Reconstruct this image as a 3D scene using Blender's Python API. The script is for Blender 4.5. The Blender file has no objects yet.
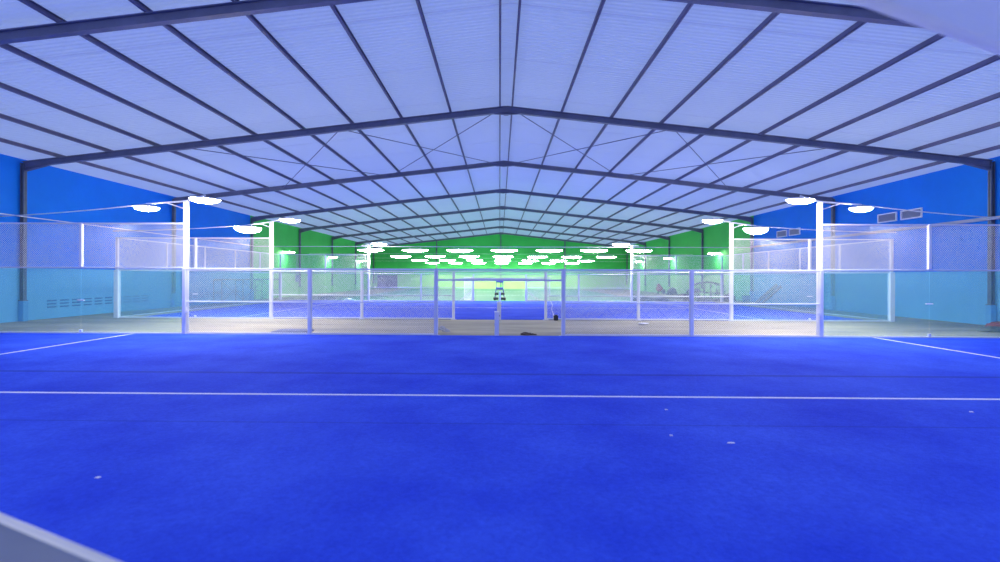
import bpy, math, random
from mathutils import Vector, Matrix
random.seed(7)
S = bpy.context.scene
COL = S.collection

# ------------------------------------------------------------------ helpers
def lin(r, g, b):
    f = lambda c: (c/255/12.92) if c/255 <= .04045 else ((c/255+.055)/1.055)**2.4
    return (f(r), f(g), f(b), 1)

class MB:
    def __init__(s): s.v = []; s.f = []
    def add(s, vs, fs):
        n = len(s.v); s.v += [tuple(p) for p in vs]; s.f += [tuple(i+n for i in f) for f in fs]; return s
    def box(s, x0, x1, y0, y1, z0, z1):
        return s.add([(x0,y0,z0),(x1,y0,z0),(x1,y1,z0),(x0,y1,z0),(x0,y0,z1),(x1,y0,z1),(x1,y1,z1),(x0,y1,z1)],
                     [(3,2,1,0),(4,5,6,7),(0,1,5,4),(1,2,6,5),(2,3,7,6),(3,0,4,7)])
    def bbox(s, x0, x1, y0, y1, z0, z1, b=.01):
        # box with chamfered edges along all sides
        b = min(b, (x1-x0)*.45, (y1-y0)*.45, (z1-z0)*.45)
        ring = lambda i, z: [(x0+i,y0+b,z),(x0+b,y0+i,z),(x1-b,y0+i,z),(x1-i,y0+b,z),(x1-i,y1-b,z),(x1-b,y1-i,z),(x0+b,y1-i,z),(x0+i,y1-b,z)]
        R = [ring(b*.8, z0), ring(0, z0+b), ring(0, z1-b), ring(b*.8, z1)]
        vs = sum(R, []); fs = [tuple(range(7,-1,-1)), tuple(range(24,32))]
        for k in range(3):
            for i in range(8):
                j = (i+1) % 8; fs.append((k*8+i, k*8+j, k*8+8+j, k*8+8+i))
        return s.add(vs, fs)
    def beam(s, p, q, w, h, up=(0,0,1), caps=True):
        p = Vector(p); q = Vector(q); d = (q-p).normalized(); u = Vector(up)
        if abs(d.dot(u)) > .99: u = Vector((0,1,0))
        a = d.cross(u).normalized(); b = a.cross(d).normalized()
        a *= w/2; b *= h/2
        vs = [p-a-b,p+a-b,p+a+b,p-a+b,q-a-b,q+a-b,q+a+b,q-a+b]
        fs = [(0,1,5,4),(1,2,6,5),(2,3,7,6),(3,0,4,7)]
        if caps: fs += [(3,2,1,0),(4,5,6,7)]
        return s.add(vs, fs)
    def cyl(s, p, q, r, n=10, r2=None):
        p = Vector(p); q = Vector(q); d = (q-p).normalized(); r2 = r if r2 is None else r2
        u = Vector((0,0,1)) if abs(d.z) < .9 else Vector((1,0,0))
        a = d.cross(u).normalized(); b = d.cross(a).normalized()
        vs = [p+a*r*math.cos(t)+b*r*math.sin(t) for t in [2*math.pi*i/n for i in range(n)]]
        vs += [q+a*r2*math.cos(t)+b*r2*math.sin(t) for t in [2*math.pi*i/n for i in range(n)]]
        fs = [(i,(i+1)%n,n+(i+1)%n,n+i) for i in range(n)] + [tuple(range(n-1,-1,-1)), tuple(range(n,2*n))]
        return s.add(vs, fs)
    def tube(s, pts, r, n=8):
        for a, b in zip(pts, pts[1:]): s.cyl(a, b, r, n)
        return s
    def ell(s, c, rx, ry, rz, n=20, m=10, lo=-1.0, hi=1.0, ang=0, noise=0, pw=1.0):
        # ellipsoid between sine heights lo..hi
        a0, a1 = math.asin(lo), math.asin(hi); vs = []; ca, sa = math.cos(ang), math.sin(ang)
        for j in range(m+1):
            t = a0+(a1-a0)*j/m
            for i in range(n):
                p = 2*math.pi*i/n; k = 1+noise*(random.random()-.5)
                sg = lambda v: math.copysign(abs(v)**pw, v)
                x = rx*math.cos(t)*sg(math.cos(p))*k; y = ry*math.cos(t)*sg(math.sin(p))*k
                vs.append((c[0]+x*ca-y*sa, c[1]+x*sa+y*ca, c[2]+rz*math.sin(t)*k))
        fs = [(j*n+i, j*n+(i+1)%n, (j+1)*n+(i+1)%n, (j+1)*n+i) for j in range(m) for i in range(n)]
        fs += [tuple(range(n-1,-1,-1)), tuple(range(m*n, m*n+n))]
        return s.add(vs, fs)
    def prism(s, poly, off):
        # extrude closed 3D polygon by vector off
        n = len(poly); o = Vector(off)
        vs = [Vector(p) for p in poly] + [Vector(p)+o for p in poly]
        return s.add(vs, [tuple(range(n-1,-1,-1)), tuple(range(n,2*n))] + [(i,(i+1)%n,n+(i+1)%n,n+i) for i in range(n)])
    def wires(s, o, u, L, H, pitch, t, cut=None):
        """woven diagonal wire mesh in the rectangle o + a*u + b*z, 0<a<L, 0<b<H"""
        o = Vector(o); u = Vector(u); z = Vector((0,0,1)); nrm = u.cross(z)
        for sg in (1, -1):
            k = -H if sg > 0 else 0; k = math.floor(k/pitch)*pitch + pitch*.5
            end = L if sg > 0 else L+H
            while k < end:
                # line a = k + sg*b
                b0, b1 = 0.0, H
                if sg > 0:
                    b0 = max(0, -k); b1 = min(H, L-k)
                else:
                    b0 = max(0, k-L); b1 = min(H, k)
                if b1-b0 > .01:
                    p = o+u*(k+sg*b0)+z*b0; q = o+u*(k+sg*b1)+z*b1
                    off = nrm*(t*.45*sg)
                    s.beam(p+off, q+off, t, t, up=nrm, caps=False)
                k += pitch
        return s
    def build(s, name, mat, parent=None, smooth=False, loc=None):
        me = bpy.data.meshes.new(name); me.from_pydata([tuple(p) for p in s.v], [], s.f); me.update()
        if mat:
            for m in (mat if isinstance(mat, (list, tuple)) else [mat]): me.materials.append(m)
        if smooth:
            for p in me.polygons: p.use_smooth = True
        o = bpy.data.objects.new(name, me); COL.objects.link(o)
        if parent: o.parent = parent
        if loc: o.location = loc
        return o

def tag(o, label=None, cat=None, group=None, kind=None):
    if label: o['label'] = label
    if cat: o['category'] = cat
    if group: o['group'] = group
    if kind: o['kind'] = kind
    return o
def thing(name, label, cat, loc=(0,0,0), rz=0, group=None):
    o = bpy.data.objects.new(name, None); o.empty_display_size = .2; COL.objects.link(o)
    o.location = loc; o.rotation_euler = (0,0,rz); return tag(o, label, cat, group)
def struct(o, label=None, cat=None): return tag(o, label, cat, None, 'structure')
def dup(root, loc=None, label=None, rz=None, scale=None):
    r = root.copy(); COL.objects.link(r)
    if loc is not None: r.location = loc
    if rz is not None: r.rotation_euler = (0,0,rz)
    if scale is not None: r.scale = scale
    if label: r['label'] = label
    for ch in list(root.children):
        c = ch.copy(); COL.objects.link(c); c.parent = r
        for g in list(ch.children):
            d = g.copy(); COL.objects.link(d); d.parent = c
    return r

# ------------------------------------------------------------------ materials
def mat(name, col, rough=.6, metal=0, var=0.0, vscale=3.0, bump=0.0, bscale=40, spec=.5, col2=None, stretch=(1,1,1)):
    m = bpy.data.materials.new(name); m.use_nodes = True; nt = m.node_tree; b = nt.nodes['Principled BSDF']
    b.inputs['Base Color'].default_value = col; b.inputs['Roughness'].default_value = rough
    b.inputs['Metallic'].default_value = metal; b.inputs['Specular IOR Level'].default_value = spec
    tc = nt.nodes.new('ShaderNodeTexCoord'); mp = nt.nodes.new('ShaderNodeMapping'); mp.inputs['Scale'].default_value = stretch
    nt.links.new(tc.outputs['Object'], mp.inputs[0])
    if var or col2:
        n = nt.nodes.new('ShaderNodeTexNoise'); n.inputs['Scale'].default_value = vscale; n.inputs['Detail'].default_value = 6
        n.inputs['Roughness'].default_value = .65
        nt.links.new(mp.outputs[0], n.inputs['Vector'])
        r = nt.nodes.new('ShaderNodeValToRGB'); r.color_ramp.elements[0].position = .32; r.color_ramp.elements[1].position = .68
        c2 = col2 or tuple(min(1, c*(1+var)) for c in col[:3])+(1,)
        c1 = col if col2 else tuple(c*(1-var) for c in col[:3])+(1,)
        r.color_ramp.elements[0].color = c1; r.color_ramp.elements[1].color = c2
        nt.links.new(n.outputs['Fac'], r.inputs[0]); nt.links.new(r.outputs[0], b.inputs['Base Color'])
    if bump:
        n = nt.nodes.new('ShaderNodeTexNoise'); n.inputs['Scale'].default_value = bscale; n.inputs['Detail'].default_value = 4
        nt.links.new(mp.outputs[0], n.inputs['Vector'])
        bp = nt.nodes.new('ShaderNodeBump'); bp.inputs['Strength'].default_value = bump; bp.inputs['Distance'].default_value = .02
        nt.links.new(n.outputs['Fac'], bp.inputs['Height']); nt.links.new(bp.outputs[0], b.inputs['Normal'])
    return m
def emit(name, col, strength):
    m = bpy.data.materials.new(name); m.use_nodes = True; nt = m.node_tree
    for n in list(nt.nodes): nt.nodes.remove(n)
    e = nt.nodes.new('ShaderNodeEmission'); e.inputs[0].default_value = col; e.inputs[1].default_value = strength
    o = nt.nodes.new('ShaderNodeOutputMaterial'); nt.links.new(e.outputs[0], o.inputs[0]); return m

M = {}
M['concrete'] = mat('concrete', lin(126,122,112), .75, var=.16, vscale=.55, bump=.15, bscale=8, col2=lin(188,178,150), stretch=(.35,1.4,1))
M['green_floor'] = mat('green_floor', lin(46,128,98), .6, var=.10, vscale=.4, stretch=(.5,1.2,1))
M['blue_wall'] = mat('blue_wall', lin(2,122,230), .7, var=.07, vscale=.5, spec=.3)
M['green_wall'] = mat('green_wall', lin(70,192,98), .7, var=.06, vscale=.6, spec=.3)
M['blue_dado'] = mat('blue_dado', lin(104,180,226), .6, var=.06, vscale=.5, spec=.3)
M['green_dado'] = mat('green_dado', lin(160,222,138), .6, var=.06, vscale=.5, spec=.3)
M['steel'] = mat('dark_steel', lin(104,108,136), .5, var=.15, vscale=2, spec=.4)
M['purlin'] = mat('purlin_steel', lin(112,110,140), .55, var=.12, vscale=2, spec=.3)
M['galv'] = mat('column_steel', lin(96,108,132), .38, metal=.3, var=.12, vscale=3)
M['white'] = mat('white_paint', lin(226,228,240), .4, var=.02, vscale=4)
M['post'] = mat('fence_post_paint', lin(206,210,232), .42, var=.04, vscale=4)
M['wire'] = mat('galvanised_wire', lin(215,216,222), .45)
M['line'] = mat('white_line', lin(235,235,245), .8, var=.04, vscale=9)
M['cable'] = mat('white_cable', lin(215,218,232), .5)
M['darkcable'] = mat('dark_wire', lin(60,60,90), .5)
M['housing'] = mat('lamp_housing', lin(215,215,220), .4)
M['grille'] = mat('grey_louvre', lin(146,154,184), .5)
M['slot'] = mat('shadowed_slot', lin(58,122,176), .8)
M['door'] = mat('shutter_grey', lin(96,100,128), .55)
M['sky_blue'] = mat('plinth_paint', lin(84,160,215), .7)
M['tarp'] = mat('dark_tarp', lin(44,44,66), .6, var=.3, vscale=3, bump=.3, bscale=6)
M['navy'] = mat('navy_paint', lin(34,60,140), .45)
M['black'] = mat('black_rubber', lin(24,30,44), .6)
M['orange'] = mat('orange_plastic', lin(190,90,50), .5)
M['grey'] = mat('mid_grey', lin(96,104,108), .6, var=.2)
M['brown'] = mat('brown_clay', lin(104,88,76), .8, var=.3, vscale=6)
M['wood'] = mat('grey_wood', lin(116,112,108), .8, var=.25, vscale=5, stretch=(1,1,6))
M['scaf'] = mat('scaffold_tube', lin(92,104,116), .5, metal=.3)
M['rag'] = mat('pale_rag', lin(176,178,190), .9, var=.2, vscale=8)
M['mat'] = mat('blue_grey_foam', lin(112,118,150), .85, var=.06)
M['red'] = mat('red_cloth', lin(150,52,50), .85, var=.2, vscale=4)
M['tabletop'] = mat('grey_tabletop', lin(128,134,150), .5, var=.05)
M['rim'] = mat('pale_rim', lin(235,228,220), .45)
M['lamp'] = emit('lamp_glow', (1, .97, .86, 1), 55)
M['walllamp'] = emit('wall_lamp_glow', (1, .97, .86, 1), 60)
M['flood'] = emit('flood_glow', (1, .96, .88, 1), 170)

# blue artificial turf: patchy pile, pressed seams between rolls
def turf_material(seams):
    m = bpy.data.materials.new('blue_turf'); m.use_nodes = True; nt = m.node_tree; N = nt.nodes; Lk = nt.links
    b = N['Principled BSDF']; b.inputs['Roughness'].default_value = .92; b.inputs['Specular IOR Level'].default_value = .12
    tc = N.new('ShaderNodeTexCoord')
    n1 = N.new('ShaderNodeTexNoise'); n1.inputs['Scale'].default_value = .55; n1.inputs['Detail'].default_value = 5; n1.inputs['Roughness'].default_value = .6
    n2 = N.new('ShaderNodeTexNoise'); n2.inputs['Scale'].default_value = 22; n2.inputs['Detail'].default_value = 5; n2.inputs['Roughness'].default_value = .75
    Lk.new(tc.outputs['Object'], n1.inputs['Vector']); Lk.new(tc.outputs['Object'], n2.inputs['Vector'])
    r1 = N.new('ShaderNodeValToRGB'); r1.color_ramp.elements[0].position = .3; r1.color_ramp.elements[1].position = .72
    r1.color_ramp.elements[0].color = lin(32,68,222); r1.color_ramp.elements[1].color = lin(64,104,244)
    Lk.new(n1.outputs['Fac'], r1.inputs[0])
    r2 = N.new('ShaderNodeValToRGB'); r2.color_ramp.elements[0].position = .35; r2.color_ramp.elements[1].position = .75
    r2.color_ramp.elements[0].color = (.78,.78,.86,1); r2.color_ramp.elements[1].color = (1.35,1.25,1.08,1)
    Lk.new(n2.outputs['Fac'], r2.inputs[0])
    mx = N.new('ShaderNodeMix'); mx.data_type = 'RGBA'; mx.blend_type = 'MULTIPLY'; mx.inputs[0].default_value = 1
    Lk.new(r1.outputs[0], mx.inputs[6]); Lk.new(r2.outputs[0], mx.inputs[7]); out = mx.outputs[2]
    sp = N.new('ShaderNodeSeparateXYZ'); Lk.new(tc.outputs['Object'], sp.inputs[0])
    for (y, w, dark) in seams:
        a = N.new('ShaderNodeMath'); a.operation = 'SUBTRACT'; Lk.new(sp.outputs['Y'], a.inputs[0]); a.inputs[1].default_value = y
        c = N.new('ShaderNodeMath'); c.operation = 'ABSOLUTE'; Lk.new(a.outputs[0], c.inputs[0])
        d = N.new('ShaderNodeMapRange'); d.inputs['From Min'].default_value = w; d.inputs['From Max'].default_value = w*.3
        d.inputs['To Min'].default_value = 0; d.inputs['To Max'].default_value = dark; Lk.new(c.outputs[0], d.inputs['Value'])
        k = N.new('ShaderNodeMix'); k.data_type = 'RGBA'; Lk.new(d.outputs[0], k.inputs[0]); Lk.new(out, k.inputs[6])
        k.inputs[7].default_value = lin(10,22,110); out = k.outputs[2]
    Lk.new(out, b.inputs['Base Color'])
    bp = N.new('ShaderNodeBump'); bp.inputs['Strength'].default_value = .6; bp.inputs['Distance'].default_value = .02
    Lk.new(n2.outputs['Fac'], bp.inputs['Height']); Lk.new(bp.outputs[0], b.inputs['Normal'])
    return m
M['turf'] = turf_material([(9.0, .10, .38), (5.95, .03, .25), (12.6, .03, .1)])
M['turf2'] = turf_material([])

# translucent polycarbonate roof sheet, lets the evening sky through
def roof_material(seams=False):
    m = bpy.data.materials.new('translucent_roof_sheet'); m.use_nodes = True; nt = m.node_tree; N = nt.nodes
    for n in list(N): N.remove(n)
    o = N.new('ShaderNodeOutputMaterial'); d = N.new('ShaderNodeBsdfDiffuse'); t = N.new('ShaderNodeBsdfTranslucent')
    mix = N.new('ShaderNodeMixShader'); mix.inputs[0].default_value = .5
    tc = N.new('ShaderNodeTexCoord'); n = N.new('ShaderNodeTexNoise'); n.inputs['Scale'].default_value = .25; n.inputs['Detail'].default_value = 4
    r = N.new('ShaderNodeValToRGB'); r.color_ramp.elements[0].color = (.60,.66,.80,1); r.color_ramp.elements[1].color = (.68,.74,.88,1)
    nt.links.new(tc.outputs['Object'], n.inputs['Vector']); nt.links.new(n.outputs['Fac'], r.inputs[0])
    # sheets overlap every three metres: two layers let less light through
    sp = N.new('ShaderNodeSeparateXYZ'); nt.links.new(tc.outputs['Object'], sp.inputs[0])
    md = N.new('ShaderNodeMath'); md.operation = 'PINGPONG'; md.inputs[1].default_value = 1.52; nt.links.new(sp.outputs['Y'], md.inputs[0])
    lt = N.new('ShaderNodeMath'); lt.operation = 'LESS_THAN'; lt.inputs[1].default_value = .045; nt.links.new(md.outputs[0], lt.inputs[0])
    mxx = N.new('ShaderNodeMix'); mxx.data_type = 'RGBA'; nt.links.new(lt.outputs[0], mxx.inputs[0]); nt.links.new(r.outputs[0], mxx.inputs[6]); mxx.inputs[7].default_value = (.47,.50,.66,1)
    nt.links.new(r.outputs[0], d.inputs[0]); nt.links.new(mxx.outputs[2] if seams else r.outputs[0], t.inputs[0])
    nt.links.new(d.outputs[0], mix.inputs[1]); nt.links.new(t.outputs[0], mix.inputs[2]); nt.links.new(mix.outputs[0], o.inputs[0])
    return m
M['roof'] = roof_material(True)
M['standin'] = roof_material(); M['standin'].name = 'translucent_standin_sheet'
for n in M['standin'].node_tree.nodes:
    if n.type == 'VALTORGB': n.color_ramp.elements[0].color = (.94,.94,.96,1); n.color_ramp.elements[1].color = (.97,.97,.98,1)
    if n.type == 'MIX_SHADER': n.inputs[0].default_value = .8

# tinted, slightly dusty safety glass
def glass_material():
    m = bpy.data.materials.new('teal_glass'); m.use_nodes = True; nt = m.node_tree; N = nt.nodes; Lk = nt.links
    for n in list(N): N.remove(n)
    o = N.new('ShaderNodeOutputMaterial'); tr = N.new('ShaderNodeBsdfTransparent'); tr.inputs[0].default_value = (.86,.94,.965,1)
    df = N.new('ShaderNodeBsdfDiffuse'); df.inputs[0].default_value = (.42,.80,.86,1)
    tl = N.new('ShaderNodeBsdfTranslucent'); tl.inputs[0].default_value = (.42,.80,.86,1)
    gl = N.new('ShaderNodeBsdfGlossy'); gl.inputs['Roughness'].default_value = .02
    dust = N.new('ShaderNodeMixShader'); dust.inputs[0].default_value = .5; Lk.new(df.outputs[0], dust.inputs[1]); Lk.new(tl.outputs[0], dust.inputs[2])
    a = N.new('ShaderNodeMixShader'); a.inputs[0].default_value = .085; Lk.new(tr.outputs[0], a.inputs[1]); Lk.new(dust.outputs[0], a.inputs[2])
    fr = N.new('ShaderNodeFresnel'); fr.inputs[0].default_value = 1.35
    b = N.new('ShaderNodeMixShader'); ge = N.new('ShaderNodeNewGeometry'); inv = N.new('ShaderNodeMath'); inv.operation = 'SUBTRACT'; inv.inputs[0].default_value = 1; Lk.new(ge.outputs['Backfacing'], inv.inputs[1])
    mu = N.new('ShaderNodeMath'); mu.operation = 'MULTIPLY'; Lk.new(fr.outputs[0], mu.inputs[0]); Lk.new(inv.outputs[0], mu.inputs[1]); Lk.new(mu.outputs[0], b.inputs[0]); Lk.new(a.outputs[0], b.inputs[1]); Lk.new(gl.outputs[0], b.inputs[2])
    Lk.new(b.outputs[0], o.inputs[0]); return m
M['glass'] = glass_material()

# ------------------------------------------------------------------ hall shell
XL, XR, YB, Y0 = -18.2, 18.22, 74.0, -6.0
XC, ZR, SL = .22, 8.27, .113
zroof = lambda x: ZR-SL*abs(x-XC)
struct(MB().box(XL-.3, XR+.3, Y0, YB+.3, -.25, 0).build('floor', M['concrete']))

def roof_side(sgn, name):
    mb = MB(); xe = (XL-.5) if sgn < 0 else (XR+.5); pitch = .16; n = int((YB+.3-Y0)/pitch)
    prof = []
    for i in range(n):
        y = Y0+i*pitch; step = .012 if (i//19) % 2 else 0
        prof += [(y, 0+step), (y+.05, 0+step), (y+.075, .024+step), (y+.125, .024+step)]
    prof.append((Y0+n*pitch, 0))
    t = .006
    rows = []
    for (x, z) in ((XC, ZR), (xe, zroof(xe))):
        rows.append([(x, y, z+h) for y, h in prof])
    k = len(prof)
    vs = rows[0]+rows[1]; fs = [(i, i+1, k+i+1, k+i) for i in range(k-1)]
    mb.add(vs, fs)
    o = mb.build(name, M['roof']); struct(o); return o
roof_side(-1, 'ceiling'); roof_side(1, 'ceiling_right')
DADO = 2.02
def side_wall(name, x, out):
    x0, x1 = sorted((x, x+out*.22)); h = zroof(x)-.02; mb = MB()
    mb.box(x0, x1, Y0, 36.75, DADO, h); mb.box(x0, x1, 36.75, YB+.2, DADO, h)
    mb.box(x0, x1, Y0, 36.75, 0, DADO); mb.box(x0, x1, 36.75, YB+.2, 0, DADO)
    o = mb.build(name, [M['blue_wall'], M['green_wall'], M['blue_dado'], M['green_dado']])
    for p in o.data.polygons: p.material_index = p.index//6
    struct(o)
side_wall('wall_left', XL, -1); side_wall('wall_right', XR, 1)
g = MB(); g.prism([(XL-.22, YB, DADO), (XR+.22, YB, DADO), (XR+.22, YB, zroof(XR)-.02), (XC, YB, ZR-.02), (XL-.22, YB, zroof(XL)-.02)], (0, .2, 0))
ng = len(g.f); g.box(XL-.22, XR+.22, YB, YB+.2, 0, DADO)
o = g.build('wall_back', [M['green_wall'], M['green_dado']]); struct(o)
for p in o.data.polygons: p.material_index = int(p.index >= ng)
# grey shutter door in the far wall
d = MB(); 
for i in range(12): d.box(-17.75, -15.05, YB-.06-(i % 2)*.012, YB-.005, .06+i*.15, .06+(i+1)*.15-.01)
dd = struct(d.build('door_1', M['door']))
f = MB(); f.box(-17.85, -17.75, YB-.1, YB, 0, 1.95); f.box(-15.05, -14.95, YB-.1, YB, 0, 1.95); f.box(-17.85, -14.95, YB-.1, YB, 1.86, 1.95)
f.build('door_frame', M['door'], dd)

# ------------------------------------------------------------------ steel portal frames
FY = [10.6, 19.0, 27.9, 36.8, 45.7, 54.6, 63.5, 72.6]
ORD = ['nearest', 'second', 'third', 'fourth', 'fifth', 'sixth', 'seventh', 'eighth']
def ibeam(mb, p, q, depth, width, up, tw=.02, tf=.022):
    p = Vector(p); q = Vector(q); u = Vector(up)
    mb.beam(p, q, tw, depth, up=up)
    mb.beam(p+u*(depth/2-tf/2), q+u*(depth/2-tf/2), width, tf, up=up); mb.beam(p-u*(depth/2-tf/2), q-u*(depth/2-tf/2), width, tf, up=up)
for k, y in enumerate(FY):
    root = thing('portal_frame', 'dark steel gable roof frame with two columns, %s from the camera' % ORD[k], 'steel frame', (0, y, 0), 0, 'portal frames across the hall')
    for sg, xe in ((-1, XL+.12), (1, XR-.12)):
        n = Vector((sg*SL, 0, 1)).normalized()
        p = Vector((XC, 0, ZR-.14-.12)); q = Vector((xe, 0, zroof(xe)-.14-.12))
        r = MB(); ibeam(r, p, q, .23, .16, n)
        r.build('rafter', M['steel'], root)
        # haunch at the knee
        h = MB(); hz = zroof(xe)-.36
        h.prism([(xe, -.012, hz), (xe-sg*1.0, -.012, hz+.11), (xe, -.012, hz-.16)], (0, .024, 0))
        h.beam((xe-sg*1.0, 0, hz+.10), (xe, 0, hz-.16), .14, .02, up=(0,0,1))
        h.build('haunch', M['steel'], root)
        c = MB(); ibeam(c, (xe, 0, .80), (xe, 0, zroof(xe)-.20), .14, .14, (1,0,0))
        c.bbox(xe-.11, xe+.11, -.11, .11, .77, .80)
        c.build('column', M['galv'], root)
        b = MB(); b.bbox(xe-.11 if sg < 0 else xe-.11, xe+.11, -.11, .11, 0, .77, .015); b.build('plinth', M['sky_blue'] if y < 40 else M['green_dado'], root)
    a = MB(); a.prism([(XC-.45, -.02, ZR-.45), (XC, -.02, ZR-.47), (XC+.45, -.02, ZR-.45), (XC+.45, -.02, ZR-.20), (XC, -.02, ZR-.145), (XC-.45, -.02, ZR-.20)], (0, .04, 0))
    a.box(XC-.09, XC+.09, -.08, .08, ZR-.47, ZR-.45)
    a.build('apex_plate', M['steel'], root)

# purlins along the hall, C sections resting on the rafters
WORDS = ['first','second','third','fourth','fifth','sixth','seventh','eighth','ninth','tenth']
for sg, side in ((-1, 'left'), (1, 'right')):
    for i in range(10):
        x = XC+sg*(.23+i*1.86); zb = zroof(x)-.135
        if abs(x) > 17.6: x = XC+sg*17.35; zb = zroof(x)-.145
        m = MB(); L = YB-Y0
        m.box(x-.028, x-.022, Y0, YB, zb, zb+.13); m.box(x-.028, x+.028, Y0, YB, zb, zb+.008); m.box(x-.028, x+.028, Y0, YB, zb+.122, zb+.13)
        m.box(x+.022, x+.028, Y0, YB, zb+.008, zb+.03)
        o = m.build('roof_purlin', M['purlin']); tag(o, 'dark steel roof purlin, %s one %s of the roof ridge' % (WORDS[i], side), 'purlin', 'purlins under the roof sheets')
# eave purlins / cross bracing rods in the second bay
def rod(a, b, r, name, label, cat, m, group=None):
    o = MB().cyl(a, b, r, 6).build(name, m); tag(o, label, cat, group); return o
for sg, side in ((-1, 'left'), (1, 'right')):
    for (xa, xb, w) in ((0.3, 6.2, 'inner'), (6.2, 12.2, 'outer')):
        a, b = XC+sg*xa, XC+sg*xb
        ya, yb = FY[1], FY[2]
        root = thing('roof_bracing', 'thin crossed steel bracing rods under the roof, %s pair %s of the ridge' % (w, side), 'bracing', (0,0,0), 0, 'roof cross bracing')
        MB().cyl((a, ya, zroof(a)-.26), (b, yb, zroof(b)-.26), .017, 6).build('rod', M['steel'], root)
        MB().cyl((b, ya, zroof(b)-.30), (a, yb, zroof(a)-.30), .017, 6).build('rod', M['steel'], root)

# end-wall posts
for x, w in ((-9.2, 'left'), (.15, 'middle'), (9.45, 'right')):
    root = thing('gable_post', 'slim steel post on the green far wall, %s one of three' % w, 'post', (x, YB-.14, 0), 0, 'posts on the far wall')
    m = MB(); ibeam(m, (0,0,.6), (0,0,zroof(x)-.16), .2, .14, (0,1,0)); m.build('shaft', M['galv'], root)
    MB().bbox(-.11,.11,-.11,.11,0,.6).build('plinth', M['green_wall'], root)

# wall vents on the right wall
vents = [(13.8,'nearest'),(22.75,'near'),(24.15,'near'),(31.6,'far'),(33.0,'far'),(40.5,'')]
for y, lab in [(22.75,'the nearer vent of the front pair'),(24.15,'the farther vent of the front pair'),(31.65,'the nearer vent of the back pair'),(33.05,'the farther vent of the back pair')]:
    root = thing('wall_vent', 'grey louvred vent high on the right wall, %s' % lab, 'vent', (XR, y, 4.38), 0, 'louvred vents on the right wall')
    w, h = 1.16, .42
    f = MB(); f.bbox(-.07, 0, -w/2, w/2, 0, .05); f.bbox(-.07, 0, -w/2, w/2, h-.05, h); f.bbox(-.07, 0, -w/2, -w/2+.05, .05, h-.05); f.bbox(-.07, 0, w/2-.05, w/2, .05, h-.05)
    f.build('frame', M['white'], root)
    s = MB()
    for i in range(6): s.beam((-.03, -w/2+.05, .075+i*.055), (-.03, w/2-.05, .075+i*.055), .05, .012, up=(1,0,1.2))
    s.box(-.008, 0, -w/2+.05, w/2-.05, .05, h-.05)
    s.build('louvre', M['grille'], root)
# rows of ventilation slots low in the left wall, one block per bay
for k, (ya, n) in enumerate([(14.6, 5), (20.15, 10), (28.7, 11)]):
    m = MB()
    for r in range(3):
        for i in range(n):
            y = ya+i*.6
            z = .43+r*.13
            m.prism([(0, y, z), (0, y+.42, z), (0, y+.42, z+.05), (0, y, z+.05)], (.012, 0, 0))
            m.box(.012, .03, y, y+.42, z+.045, z+.058)
    o = m.build('wall_grille', M['slot'], None, loc=(XL, 0, 0))
    tag(o, 'rows of vent slots low in the left wall, %s block from the camera' % WORDS[k], 'wall grille', 'slot blocks in the left wall')
m = MB()
for r in range(3):
    for i in range(7):
        y = 15.0+i*.48; m.box(0, .015, y, y+.32, 4.36+r*.14, 4.41+r*.14)
tag(m.build('wall_grille', M['slot'], None, loc=(XL,0,0)), 'three rows of narrow vent slots high on the left blue wall', 'wall grille')

# horizontal runs on the side walls
m = MB(); m.cyl((XL+.30, Y0+1, 3.95), (XL+.30, 36.6, 3.95), .02, 8)
o = m.build('wall_conduit', M['cable']); tag(o, 'thin pale conduit running level along the left blue wall', 'conduit')
m = MB(); m.bbox(XR-.36, XR-.25, Y0+1, 36.6, 3.88, 4.0, .01)
o = m.build('cable_tray', M['grille']); tag(o, 'wide pale cable tray running level along the right blue wall', 'cable tray')

# ------------------------------------------------------------------ court surfaces
def court(name, label, x0, x1, y0, y1, m, lines, lw=.08):
    o = MB().bbox(x0, x1, y0, y1, .0, .02, .004).build(name, m); tag(o, label, 'court surface', None, 'structure')
    for (a, b, c, d) in lines: MB().box(a, c, b, d, .019, .0235).build('court_line', M['line'], o)
    return o
SX = 10.86
court('court_turf', 'near blue artificial turf court with white lines', -15.6, 15.6, -.7, 14.93, M['turf'],
      [(-SX-.04, -.6, -SX+.04, 14.9), (SX-.04, -.6, SX+.04, 14.9), (-SX+.04, 7.32, SX-.04, 7.39)])
court('court_turf', 'far blue artificial turf court behind the fence', -15.05, 15.05, 20.75, 36.12, M['turf2'],
      [(-SX-.04, 20.8, -SX+.04, 36.1), (SX-.04, 20.8, SX+.04, 36.1), (-SX+.04, 28.3, SX-.04, 28.38)])
court('court_floor', 'pale green court floor beneath the rows of lamps', -12.6, 11.2, 36.5, 73.0, M['green_floor'],
      [(-12.2, 37.0, -12.1, 72.5), (-12.1, 47.9, 10.9, 48.0), (-12.1, 60, 10.9, 60.1)])
for x in (-15.42, 15.42):
    o = MB().bbox(x-.33, x+.33, 20.75, 36.2, 0, .035).build('kerb', M['concrete'])
    struct(o)

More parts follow.
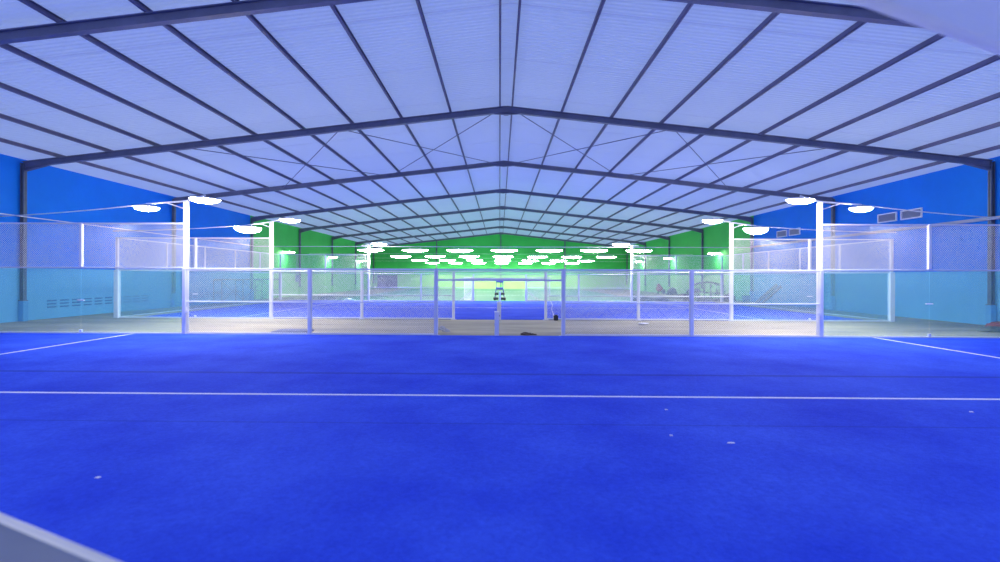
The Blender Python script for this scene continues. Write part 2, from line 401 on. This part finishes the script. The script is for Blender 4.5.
# ------------------------------------------------------------------ padel enclosures
HB, HU = 1.98, 3.32          # glass / fence height, upper mesh height
P = 3.75; PX = [-9.375+i*P for i in range(6)]
def side_fence(y, label, pm='post', glass=True, openleaf=False, ends=15.75, name='court_fence', doors=True, glass_sections=True):
    """Fence along X at depth y: five mesh bays in the middle, glass and tall mesh at both ends."""
    root = thing(name, label, 'fence', (0, y, 0))
    for i, x in enumerate(PX):
        m = MB(); m.bbox(x-.055, x+.055, -.055, .055, 0, HB, .012)
        m.box(x-.11, x+.11, -.09, .09, 0, .015)
        m.build('post', M[pm], root)
    # rails
    MB().bbox(PX[0], PX[5], -.03, .03, HB-.05, HB, .01).build('top_rail', M[pm], root)
    for (a, b) in ((0, 2), (3, 5)):
        MB().bbox(PX[a]+.055, PX[b]-.055, -.022, .022, .96, 1.00, .008).build('middle_rail', M['white'], root)
        MB().bbox(PX[a]+.055, PX[b]-.055, -.022, .022, .02, .07, .008).build('sill_rail', M['white'], root)
    MB().bbox(PX[2]+.055, PX[3]-.055, -.022, .022, 1.62, 1.67, .008).build('door_header', M[pm], root)
    for i in range(5):
        m = MB()
        if i == 2: m.wires((PX[2]+.05, 0, 1.65), (1,0,0), P-.1, HB-1.65-.03, .065, .0044)
        else: m.wires((PX[i]+.05, 0, .05), (1,0,0), P-.1, HB-.1, .065, .0044)
        m.build('wire_mesh', M['wire'], root)
    if openleaf:
        for sg, (ex, ey) in ((-1, (-2.62, 1.55)), (1, (3.62, .55))):
            g = MB(); a = Vector((sg*1.95, .08, 0)); b = Vector((ex, ey, 0))
            for z in (.08, .98, 1.70): g.beam(a+Vector((0,0,z)), b+Vector((0,0,z)), .05, .05)
            g.beam(a+Vector((0,0,.05)), a+Vector((0,0,1.73)), .05, .05); g.beam(b+Vector((0,0,0)), b+Vector((0,0,1.73)), .06, .06)
            lf = g.build('gate', M['white'], root)
            w = MB(); u = (b-a); L = u.length; w.wires(a+Vector((0,0,.1)), u.normalized(), L, 1.58, .12, .008); w.build('wire_mesh', M['wire'], lf)
            s = MB(); s.beam((sg*2.05, .25, .66), (sg*2.9, .25, .02), .05, .05); s.build('brace', M['white'], root)
    for sg in (-1, 1):
        xs = [sg*9.375, sg*12.5, sg*ends]
        for a, b in zip(xs, xs[1:]):
            lo, hi = min(a, b), max(a, b)
            gp = MB().bbox(lo+.012, hi-.012, -.009, .009, .05, HB-.03, .002).build('glass_panel', M['glass'], root)
            c = MB()
            for xx in (hi if sg < 0 else lo,):
                pass
            if abs(abs(b)-12.5) < .01:
                c.bbox(b-.10, b+.10, -.03, .03, .985, 1.02, .006)
                MB().bbox(b-.04, b+.04, -.03, .03, .06, .13, .006).build('clamp', M['white'], gp)
            else:
                c.bbox(b-.10, b+.10, -.03, .03, .985, 1.02, .006)
            c.build('clamp', M['white'], gp)
            m = MB(); m.wires((lo+.04, 0, HB+.02), (1,0,0), hi-lo-.08, HU-HB-.05, .065, .0045); m.build('upper_mesh', M['wire'], root)
        lo, hi = min(xs), max(xs)
        MB().bbox(lo, hi, -.025, .025, HB-.025, HB+.02, .01).build('top_rail', M[pm], root)
        MB().bbox(lo, hi, -.028, .028, 0, .055, .008).build('sill_rail', M['white'], root)
        MB().bbox(lo, hi, -.022, .022, HU-.045, HU, .008).build('upper_rail', M['white'], root)
        MB().bbox(sg*12.5-.045, sg*12.5+.045, -.045, .045, HB+.03, HU, .01).build('upper_post', M['white'], root)
        e = MB(); e.bbox(sg*ends-.09, sg*ends+.09, -.09, .09, 0, HB, .012); e.bbox(sg*ends-.05, sg*ends+.05, -.05, .05, HB, HU, .01)
        e.build('corner_post', M['white'], root)
    return root
f1 = side_fence(14.98, 'long white fence with glass ends along the far edge of the near court')
f2 = side_fence(20.68, 'long white fence with glass ends at the front of the far blue court', pm='white')
f3 = side_fence(36.25, 'white fence with open gates at the back of the far blue court', openleaf=True, pm='white')
# latches on the two outer posts of the nearest fence
for x in (PX[0]+.10, PX[5]-.10):
    m = MB(); m.bbox(x-.05, x+.05, -.1, -.05, .66, .74, .01); m.cyl((x, -.08, .7), (x, -.08, .82), .018, 8); m.build('latch', M['white'], f1)

def end_wall(x, y0, y1, label):
    root = thing('court_end_wall', label, 'glass wall', (x, y0, 0)); L = y1-y0; n = 5; s = L/n
    for i in range(n):
        a = i*s; gp = MB().bbox(-.009, .009, a+.1 if i == 0 else a+.012, a+s-.1 if i == n-1 else a+s-.012, .05, HB-.03, .002).build('glass_panel', M['glass'], root)
        m = MB(); m.wires((0, a+.1, HB+.02), (0,1,0), s-.15, HU-HB-.05, .08, .005); m.build('upper_mesh', M['wire'], root)
    for i in range(1, n):
        MB().bbox(-.035, .035, i*s-.035, i*s+.035, HB+.03, HU-.04, .008).build('upper_post', M['white'], root)
    MB().bbox(-.03, .03, .1, L-.1, HB-.03, HB+.03, .01).build('top_rail', M['post'], root)
    MB().bbox(-.03, .03, .1, L-.1, 0, .055, .01).build('sill_rail', M['white'], root)
    MB().bbox(-.022, .022, .06, L-.06, HU-.045, HU, .008).build('upper_rail', M['white'], root)
end_wall(-15.75, 20.68, 36.25, 'glass and mesh end wall on the left of the far blue court')
end_wall(15.75, 20.68, 36.25, 'glass and mesh end wall on the right of the far blue court')

# net posts
def net_post(x, y, label, r=.065, h=.70):
    root = thing('net_post', label, 'net post', (x, y, 0), 0, 'short net posts on the centre line')
    m = MB(); m.bbox(-r, r, -r, r, 0, h, .015); m.build('shaft', M['post'], root)
    m = MB(); m.bbox(-r*1.15, r*1.15, -r*1.15, r*1.15, h, h+.03, .01); m.build('cap', M['white'], root)
    m = MB(); m.cyl((r, 0, h-.1), (r+.03, 0, h-.1), .025, 8); m.cyl((-r-.02, 0, h*.5), (-r, 0, h*.5), .02, 8); m.build('pulley', M['grille'], root)
net_post(-.08, 14.98, 'short pale net post in the gate gap of the near fence')
net_post(-.02, 20.72, 'white net post at the front edge of the far blue court', .08)
net_post(.03, 36.0, 'thin white net post in front of the blue high chair', .05)

# ------------------------------------------------------------------ floodlight poles
def floodlight(parent, x, y, z, w=.8, d=.46, ang=0, hgt=.12):
    h = MB(); h.ell((x, y, z+.02), w/2+.02, d/2+.02, .07, 24, 5, lo=0, ang=ang, pw=.9)
    o = h.build('floodlight', M['housing'], parent)
    MB().ell((x, y, z+.02), w/2, d/2, hgt, 24, 8, lo=-1, hi=0, ang=ang, pw=.95).build('lens', M['flood'], o, smooth=True)
def light_pole(sg, y, inner, outer, label, H=3.97, r=.075, w_in=.8, w_out=.7, h_out=.12):
    x = sg*9.42
    root = thing('floodlight_pole', label, 'light pole', (x, y+.0, 0), 0, 'floodlight poles beside the courts')
    m = MB(); m.bbox(-r, r, .07, .07+2*r, 0, H, .02); m.box(-r-.06, r+.06, .05, .09+2*r, 0, .02); m.build('pole', M['white'], root)
    a = Vector((sg*(inner[0]-9.375), inner[1]-y, inner[2]+.13)); b = Vector((sg*(outer[0]-9.375), outer[1]-y, outer[2]+.13)); c = Vector((0, .07+r, H+.02))
    m = MB(); m.cyl(a, c, .028, 8); m.cyl(c, b, .028, 8); m.cyl(c-Vector((0,0,.25)), (c+b)/2, .018, 6)
    m.build('crossarm', M['white'], root)
    ang = math.atan2((outer[1]-inner[1]), sg*(outer[0]-inner[0]))
    floodlight(root, a.x, a.y, inner[2], w=w_in, ang=ang*.3); 
    if w_out: floodlight(root, b.x, b.y, outer[2], w=w_out, ang=ang*.3, hgt=h_out)
    return root
light_pole(-1, 14.98, (8.45, 14.5, 3.93), (11.2, 16.0, 3.90), 'white floodlight pole on the left of the near fence', r=.065)
light_pole(1, 14.98, (8.45, 14.5, 3.93), (11.2, 16.0, 3.90), 'white floodlight pole on the right of the near fence', r=.065)
light_pole(-1, 20.68, (8.35, 20.2, 3.98), (10.75, 21.6, 3.80), 'white floodlight pole at front left of the far blue court', r=.065, w_out=1.1, h_out=.24)
light_pole(1, 20.68, (8.35, 20.2, 3.98), (10.75, 21.6, 3.80), 'white floodlight pole at front right of the far blue court', r=.065, w_out=1.1, h_out=.24)
light_pole(-1, 36.25, (8.5, 35.9, 4.05), (9.9, 36.45, 3.86), 'white floodlight pole at back left of the far blue court', H=4.0, w_in=1.2, w_out=0)
light_pole(1, 36.25, (8.5, 35.9, 4.05), (9.9, 36.45, 3.86), 'white floodlight pole at back right of the far blue court', H=4.0, w_in=1.2, w_out=0)
# unseen camera-side pair, added to light the near turf
light_pole(-1, -.55, (8.45, -.1, 3.93), (11.2, -1.6, 3.90), 'unseen white floodlight pole added at the camera end of the near court, left', r=.065)
light_pole(1, -.55, (8.45, -.1, 3.93), (11.2, -1.6, 3.90), 'unseen white floodlight pole added at the camera end of the near court, right', r=.065)

# feed cables from the lamps to the side walls
def cable(pts, sag, r, label, m=None, n=14):
    a, b = Vector(pts[0]), Vector(pts[1]); P_ = [a.lerp(b, i/n)-Vector((0,0,sag*4*(i/n)*(1-i/n))) for i in range(n+1)]
    o = MB().tube(P_, r, 6).build('lamp_cable', m or M['cable']); tag(o, label, 'cable', 'cables from the poles to the walls'); return o
cable(((-11.2, 16.02, 4.03), (XL+.02, 17.7, 3.80)), .05, .018, 'pale lamp cable from the left near pole to the left wall')
cable(((11.2, 16.02, 4.03), (XR-.02, 17.9, 3.80)), .05, .018, 'pale lamp cable from the right near pole to the right wall')
cable(((-10.75, 21.62, 3.93), (XL+.02, 23.6, 3.84)), .05, .02, 'pale lamp cable from the left front pole of the far court')
cable(((10.75, 21.62, 3.93), (XR-.02, 23.6, 3.84)), .05, .02, 'pale lamp cable from the right front pole of the far court')

# ------------------------------------------------------------------ hanging oval lamps over the green court
RY = [36.95, 48.3, 59.5, 70.9]; DX = 3.25
first = None; RW = ['front', 'second', 'third', 'back']; CW = ['leftmost', 'second from left', 'third from left', 'middle', 'third from right', 'second from right', 'rightmost']
for r, y in enumerate(RY):
    o = MB().cyl((XL, y, 3.93), (XR, y, 3.93), .024 if r == 0 else .012, 8).build('lamp_support_cable', M['cable'])
    tag(o, 'pale level cable carrying the %s row of oval lamps' % RW[r], 'cable', 'cables carrying the oval lamps')
    for c in range(7):
        x = .33+(c-3)*DX; lab = 'glowing oval hanging lamp, %s one of the %s row' % (CW[c], RW[r])
        if first is None:
            first = thing('hanging_lamp', lab, 'lamp', (x, y, 3.58), 0, 'oval lamps hung over the green court')
            MB().ell((0,0,.11), .95, .36, .14, 28, 8, lo=-1, hi=0, pw=.95).build('lens', M['lamp'], first, smooth=True)
            h = MB(); h.ell((0,0,.11), .96, .37, .11, 28, 5, lo=0, pw=.9); h.build('housing', M['housing'], first)
            h = MB(); h.cyl((-.4,0,.2), (-.4,0,.33), .012, 6); h.cyl((.4,0,.2), (.4,0,.33), .012, 6); h.build('hanger', M['cable'], first)
        else: dup(first, (x, y, 3.58), lab)
# small lamps on the green side walls
for sg, side, xw in ((-1, 'left', XL), (1, 'right', XR)):
    for k, y in enumerate((42.3, 53.6, 65.0)):
        root = thing('wall_lamp', 'small glowing lamp on the %s green wall, %s from the front' % (side, WORDS[k]), 'wall lamp', (xw, y, 3.72), 0, 'lamps along the green side walls')
        MB().ell((-sg*.55, 0, .05), .42, .30, .11, 20, 6, lo=-1, hi=.1, pw=.7).build('lens', M['walllamp'], root, smooth=True)
        MB().ell((-sg*.55, 0, .06), .44, .32, .08, 20, 4, lo=0, pw=.7).build('housing', M['housing'], root)
        m = MB(); m.cyl((0, 0, .12), (-sg*.5, 0, .12), .025, 8); m.bbox(-.04 if sg > 0 else 0, 0 if sg > 0 else .04, -.08, .08, .02, .2, .01); m.build('bracket', M['housing'], root)

# ------------------------------------------------------------------ high chair of the umpire
root = thing('umpire_chair', 'blue umpire high chair behind the back net post', 'chair', (.0, 37.9, 0))
for sx in (-1, 1):
    for sy in (-1, 1):
        m = MB(); m.beam((sx*.36, sy*.40, .05), (sx*.24, sy*.18, .98), .05, .05); m.build('leg', M['navy'], root)
        w = MB(); w.cyl((sx*.30, sy*.40, .10), (sx*.42, sy*.40, .10), .10, 14); w.build('wheel', M['black'], root)
    m = MB(); m.beam((sx*.25, .18, .96), (sx*.23, .26, 1.46), .04, .04); m.beam((sx*.25, -.2, 1.18), (sx*.25, .2, 1.18), .05, .03); m.beam((sx*.25,-.18,.98), (sx*.25,-.18,1.18), .03,.03); m.build('armrest', M['navy'], root)
m = MB(); m.bbox(-.29, .29, -.22, .22, .80, .98, .04); m.build('seat', M['navy'], root)
m = MB(); m.bbox(-.28, .28, .22, .28, 1.33, 1.50, .03); m.build('backrest', M['navy'], root)
for z, w, y in ((.50, .36, -.34), (.15, .46, -.44)):
    m = MB(); m.bbox(-w, -.09, y-.12, y+.12, z-.09, z+.09, .03); m.bbox(.09, w, y-.12, y+.12, z-.09, z+.09, .02); m.build('footrest', M['black'], root)

# ------------------------------------------------------------------ gear and rubbish around the far court
def heap(c, rx, ry, rz, n=24, m=8, noise=.25, seed=1):
    random.seed(seed); b = MB(); b.ell((c[0], c[1], 0), rx, ry, rz, n, m, lo=0, hi=.999, noise=noise); return b
b = heap((0,0,0), .95, .6, .30, seed=3); b2 = heap((1.15,.1,0), .8, .5, .24, seed=4); b.add(b2.v, b2.f)
tag(b.build('tarpaulin_heap', M['tarp'], None, True, (10.6, 37.4, 0)), 'crumpled dark tarpaulin heap right behind the back fence', 'tarpaulin')

root = thing('cement_mixer', 'orange and grey machine by the right green wall', 'machine', (16.4, 51.5, 0), .3)
m = MB(); m.ell((-.35, 0, .62), .34, .34, .30, 18, 8); m.cyl((-.35,0,.85), (-.55,0,1.05), .22, 14, .15); m.build('drum', M['orange'], root, True)
m = MB(); m.beam((-.7,-.3,0), (-.35,-.05,.6), .06,.06); m.beam((0,-.3,0), (-.35,-.05,.6), .06,.06); m.beam((-.35,.35,0), (-.35,.05,.6), .06,.06); m.beam((-.7,-.3,.03),(0,-.3,.03),.05,.05); m.build('stand', M['grey'], root)
m = MB(); m.bbox(-.05, .2, -.25, .1, .12, .55, .03); m.build('motor_cover', M['grey'], root)
b = heap((0,0,0), .55, .4, .72, seed=9, noise=.15)
tag(b.build('filled_sack', M['grey'], None, True, (17.2, 51.0, 0)), 'bulging dark grey sack beside the orange machine', 'sack')
b = heap((0,0,0), .7, .45, .26, seed=11)
tag(b.build('rubble_heap', M['brown'], None, True, (17.25, 47.6, 0)), 'low brown rubble heap against the right green wall', 'rubble')
m = MB(); m.bbox(13.4, 17.6, 42.6, 42.85, 0, .09, .01)
tag(m.build('timber_plank', M['wood']), 'long grey timber plank lying on the concrete behind the tarpaulin', 'plank')

# stack of bent metal frames leaning at right wall
root = thing('metal_frame_stack', 'stack of thin bent metal frames by the right green wall', 'metal frames', (16.2, 39.6, 0), 0)
for k in range(5):
    m = MB(); y = k*.16; w = 1.25-.05*k; hgt = 1.25+.05*(k % 3)
    pts = [Vector((-w, y, 0)), Vector((-w, y, hgt*.9))]+[Vector((-w+2*w*t/8, y, hgt*.9+.22*math.sin(math.pi*t/8))) for t in range(1, 8)]+[Vector((w, y, hgt*.9)), Vector((w, y, 0))]
    m.tube(pts, .022, 6)
    for t in (-.6, -.2, .25, .65): m.cyl((w*t, y, 0), (w*t+.12*(k-2), y, hgt*.95), .014, 6)
    m.cyl((-w, y, .5+.07*k), (w, y, .62-.04*k), .014, 6)
    m.build('frame', M['scaf'], root)
root = thing('wheelbarrow', 'dark upturned wheelbarrow in front of the bent metal frames', 'wheelbarrow', (14.75, 38.9, 0), .2)
m = MB(); m.ell((0,0,.62), .55, .35, .34, 18, 6, lo=0, hi=.98, pw=.7); m.build('tray', M['grey'], root, True)
m = MB(); m.cyl((-.5,-.2,.62), (.8,-.25,.3), .022, 6); m.cyl((-.5,.2,.62), (.8,.25,.3), .022, 6); m.cyl((.3,-.25,.6), (.35,-.28,0), .02, 6); m.cyl((.3,.25,.6), (.35,.28,0), .02, 6); m.build('handle', M['scaf'], root)
m = MB(); m.cyl((-.62,-.05,.2), (-.62,.05,.2), .2, 16); m.beam((-.62,-.07,.2), (-.4,-.15,.62), .03,.03); m.beam((-.62,.07,.2), (-.4,.15,.62), .03,.03); m.build('wheel', M['black'], root)
for k, (x, y, rx, rz, mt, lab) in enumerate([(13.9, 37.6, .45, .20, 'brown', 'small reddish brown rubble heap nearest the back fence'),
        (15.0, 37.5, .55, .16, 'grey', 'low grey rubble heap in front of the metal frames'),
        (16.3, 37.6, .6, .24, 'brown', 'brown rubble heap right of the metal frames'),
        (17.3, 38.6, .5, .5, 'tarp', 'dark rubble and sacking heap beside the blue bin')]):
    b = heap((0,0,0), rx, .35, rz, seed=20+k, noise=.35, n=16, m=6); tag(b.build('rubble_heap', M[mt], None, False, (x, y, 0)), lab, 'rubble', 'rubble heaps by the right wall')
# tub
root = thing('plastic_tub', 'small blue plastic tub at the foot of the leaning boards', 'tub', (17.6, 36.6, 0))
MB().cyl((0,0,0), (0,0,.45), .20, 18, .26).build('body', mat('tub_blue', lin(60,130,170), .5), root, True)
MB().cyl((0,0,.45), (0,0,.48), .28, 18).build('rim', M['scaf'], root)
# leaning boards
root = thing('leaning_boards', 'two long grey boards leaning on the right blue wall', 'boards', (0,0,0))
m = MB(); m.beam((17.2, 34.4, .02), (18.08, 33.4, 1.30), .26, .05, up=(1,0,0)); m.build('board', M['wood'], root)
m = MB(); m.beam((17.3, 33.9, .02), (18.08, 32.9, 1.22), .20, .05, up=(1,0,0)); m.build('board', M['wood'], root)

# scaffold gates along the left wall
root = thing('scaffold_frame', 'low grey scaffold with crossed braces along the left wall', 'scaffold', (-17.35, 0, 0))
ys = [31.0, 33.6, 36.3, 39.2]
for y in ys:
    m = MB()
    for x in (-.25, .25): m.cyl((x, y, 0), (x, y, 1.52), .03, 8)
    m.cyl((-.25, y, .7), (.25, y, .7), .022, 6); m.cyl((-.25, y, 1.45), (.25, y, 1.45), .022, 6); m.build('upright', M['scaf'], root)
for x in (-.25, .25): MB().cyl((x, ys[0], 1.52), (x, ys[-1], 1.52), .04, 8).build('ledger', M['scaf'], root)
for a, b in zip(ys, ys[1:]):
    m = MB(); m.cyl((.25, a, .15), (.25, b, 1.4), .018, 6); m.cyl((.25, a, 1.4), (.25, b, .15), .018, 6); m.build('brace', M['scaf'], root)
b = heap((0,0,0), .7, .45, .28, seed=31, noise=.4, n=16); tag(b.build('rubble_heap', M['grey'], None, False, (-13.0, 37.9, 0)), 'small grey rubble heap behind the back fence on the left', 'rubble')
b = heap((0,0,0), .28, .2, .16, seed=32, noise=.3, n=12); tag(b.build('paper_bag', M['line'], None, False, (-11.2, 37.4, 0)), 'small white bag beside the left rubble heap', 'bag')
# dark-green control box on the left green wall
root = thing('wall_mounted_panel', 'small grey panel box on the left green wall behind the fence', 'panel box', (XL+.005, 45.2, 1.25))
m = MB(); m.bbox(0, .16, -.3, .3, 0, .6, .02); m.build('box', M['grille'], root)
m = MB(); m.cyl((.05, 0, .6), (.05, 0, 2.4), .025, 8); m.build('pipe', M['grille'], root)

# things on the strip of concrete between the courts
o = MB().bbox(-6.95, -5.92, 15.35, 16.15, 0, .06, .015).build('foam_mat', M['mat']); tag(o, 'flat blue grey foam mat on concrete behind the near fence', 'mat')
b = heap((0,0,0), .13, .12, .12, seed=41, noise=.5, n=14, m=5); tag(b.build('crumpled_rag', M['rag'], None, False, (-1.88, 16.6, 0)), 'crumpled pale grey rag beside the left gate post', 'rag')
b = heap((0,0,0), .13, .14, .09, seed=42, noise=.5, n=14, m=5); tag(b.build('crumpled_rag', M['rag'], None, False, (-1.70, 16.1, 0)), 'small pale scrap just right of the crumpled rag', 'rag')
b = heap((0,0,0), .17, .12, .07, seed=43, noise=.6, n=14, m=5); b2 = heap((.2,.03,0), .14, .07, .04, seed=44, noise=.6, n=12, m=4); b.add(b2.v, b2.f)
tag(b.build('dirt_clod', M['brown'], None, False, (.80, 15.3, 0)), 'brown clod of dirt in the right gate opening', 'dirt')
root = thing('cable_box', 'small black box beside the right gate post of the far court', 'box', (2.27, 20.5, 0))
MB().bbox(-.09, .09, -.07, .07, 0, .2, .02).build('body', M['black'], root); MB().cyl((-.05,0,.2), (.05,0,.2), .03, 8).build('handle', M['black'], root)
pts = [Vector((2.2+ (3.6-2.2)*t/12+.03*math.sin(t*.9), 20.75+14.6*t/12, .035)) for t in range(13)]
tag(MB().tube(pts, .016, 6).build('nylon_string', M['cable']), 'thin white cord lying across the far blue turf', 'cord')
m = MB(); m.cyl((0,0,0), (0,0,.035), .12, 18, .2); m.cyl((0,0,.035), (0,0,.045), .2, 18, .18); tag(m.build('white_dish', M['line'], None, True, (5.35, 19.0, 0)), 'white dish lying on the concrete between the courts', 'dish')
root = thing('cloth_bundle', 'red and grey cloth bundle by the right wall column', 'bundle', (16.45, 17.1, 0))
heap((.1,0,0), .42, .3, .30, seed=51, noise=.3, n=18).build('red_cloth', M['red'], root, True)
heap((-.12,-.12,0), .45, .28, .18, seed=52, noise=.35, n=18).build('grey_cloth', M['grey'], root, True)
# scraps on the near turf
for k, (px, py, L, lab) in enumerate([(732,443,.07,'white paper scrap on the near turf, longest one right of centre'),(673,436,.03,'tiny white scrap on the turf left of the longest scrap'),
        (668,410,.035,'tiny white scrap on the turf close to the white line, right of centre'),(967,410,.04,'tiny white scrap on the turf near the right edge'),(96,484,.035,'pale scrap on the near turf, lower left')]):
    D = 884/(py-277); x = (px-502)*D/508; m = MB(); a = .3*k
    m.prism([(x-L*.6, D-.01, .021), (x+L*.5, D-.016, .021), (x+L*.6, D+.01, .021), (x-L*.3, D+.016, .021)], (0, 0, .006))
    tag(m.build('paper_scrap', M['line']), lab, 'scrap', 'white scraps on the near turf')

# ------------------------------------------------------------------ objects close to the camera, partly in view
def rimmed_panel(root, pts, z, th, rim_r, top_mat, rim_mat, names=('top', 'rim')):
    m = MB(); m.prism([(x, y, z-th) for x, y in pts], (0, 0, th)); m.build(names[0], top_mat, root)
    m = MB(); n = len(pts)
    for i in range(n):
        a, b = pts[i], pts[(i+1) % n]; m.cyl((a[0], a[1], z-th/2), (b[0], b[1], z-th/2), rim_r, 16); m.ell((a[0], a[1], z-th/2), rim_r, rim_r, rim_r, 12, 8)
    m.build(names[1], rim_mat, root, True)
root = thing('standin_table', 'grey standin table with a rounded pale rim, lower left corner', 'table', (0,0,0))  # table form stands in for an unidentified blurred shape by the camera
A = Vector((-2.60, 2.07)); B = Vector((-.45, 1.10)); perp = Vector((-(B-A).y, (B-A).x)).normalized()*-1
quad = [tuple(A), tuple(B), tuple(B+perp*.8), tuple(A+perp*.8)]
rimmed_panel(root, quad, .95, .03, .023, M['tabletop'], M['rim'])
for q in ((A*.92+B*.08)+perp*.1, (A*.08+B*.92)+perp*.1, (A*.92+B*.08)+perp*.7, (A*.08+B*.92)+perp*.7):
    MB().cyl((q.x, q.y, 0), (q.x, q.y, .93), .02, 10).build('leg', M['rim'], root)

frame_mat = roof_material(); frame_mat.name = 'milky_white_frame'
for n in frame_mat.node_tree.nodes:
    if n.type == 'VALTORGB': n.color_ramp.elements[0].color = (.98,.98,.98,1); n.color_ramp.elements[1].color = (.99,.99,.99,1)
    if n.type == 'MIX_SHADER': n.inputs[0].default_value = .6
root = thing('standin_panel', 'translucent lilac shade panel with white rounded frame, upper right corner', 'shade panel', (0,0,0))  # framed panel built in place of an unidentified blurred shape, with invented supports
Z = 2.62
A = Vector((.80, 1.44)); B = Vector((2.80, 2.37)); perp = Vector(((B-A).y, -(B-A).x)).normalized()
quad = [tuple(A), tuple(B), tuple(B+perp*1.4), tuple(A+perp*1.4)]
rimmed_panel(root, quad, Z, .012, .026, M['standin'], frame_mat, ('sheet', 'frame'))
for q in (B+perp*.9, B+perp*1.4, A+perp*1.4):
    MB().cyl((q.x, q.y, 0), (q.x, q.y, Z-.02), .02, 10).build('support_pole', M['white'], root)

# ------------------------------------------------------------------ sky, camera, colour
w = bpy.data.worlds.new('dusk'); S.world = w; w.use_nodes = True
bg = w.node_tree.nodes['Background']; bg.inputs[0].default_value = (.43, .54, .89, 1); bg.inputs[1].default_value = 1.0

cd = bpy.data.cameras.new('camera'); cam = bpy.data.objects.new('camera', cd); COL.objects.link(cam); S.camera = cam
cd.sensor_fit = 'HORIZONTAL'; cd.sensor_width = 36; cd.lens = 36*508/1000; cd.clip_start = .05; cd.clip_end = 400
YAW, ROLL = math.radians(.9), math.radians(.2)
cam.matrix_world = Matrix.Translation((0,0,1.74)) @ Matrix.Rotation(YAW, 4, 'Z') @ Matrix.Rotation(math.pi/2, 4, 'X') @ Matrix.Rotation(ROLL, 4, 'Z')
cd.shift_x = 8.3/1000; cd.shift_y = -4/1000
cd.dof.use_dof = True; cd.dof.focus_distance = 18; cd.dof.aperture_fstop = (18.3/1000)/.017
v = S.view_settings; v.view_transform = 'Standard'; v.look = 'None'; v.gamma = 1; v.use_curve_mapping = False; v.exposure = .43
S.display_settings.display_device = 'sRGB'
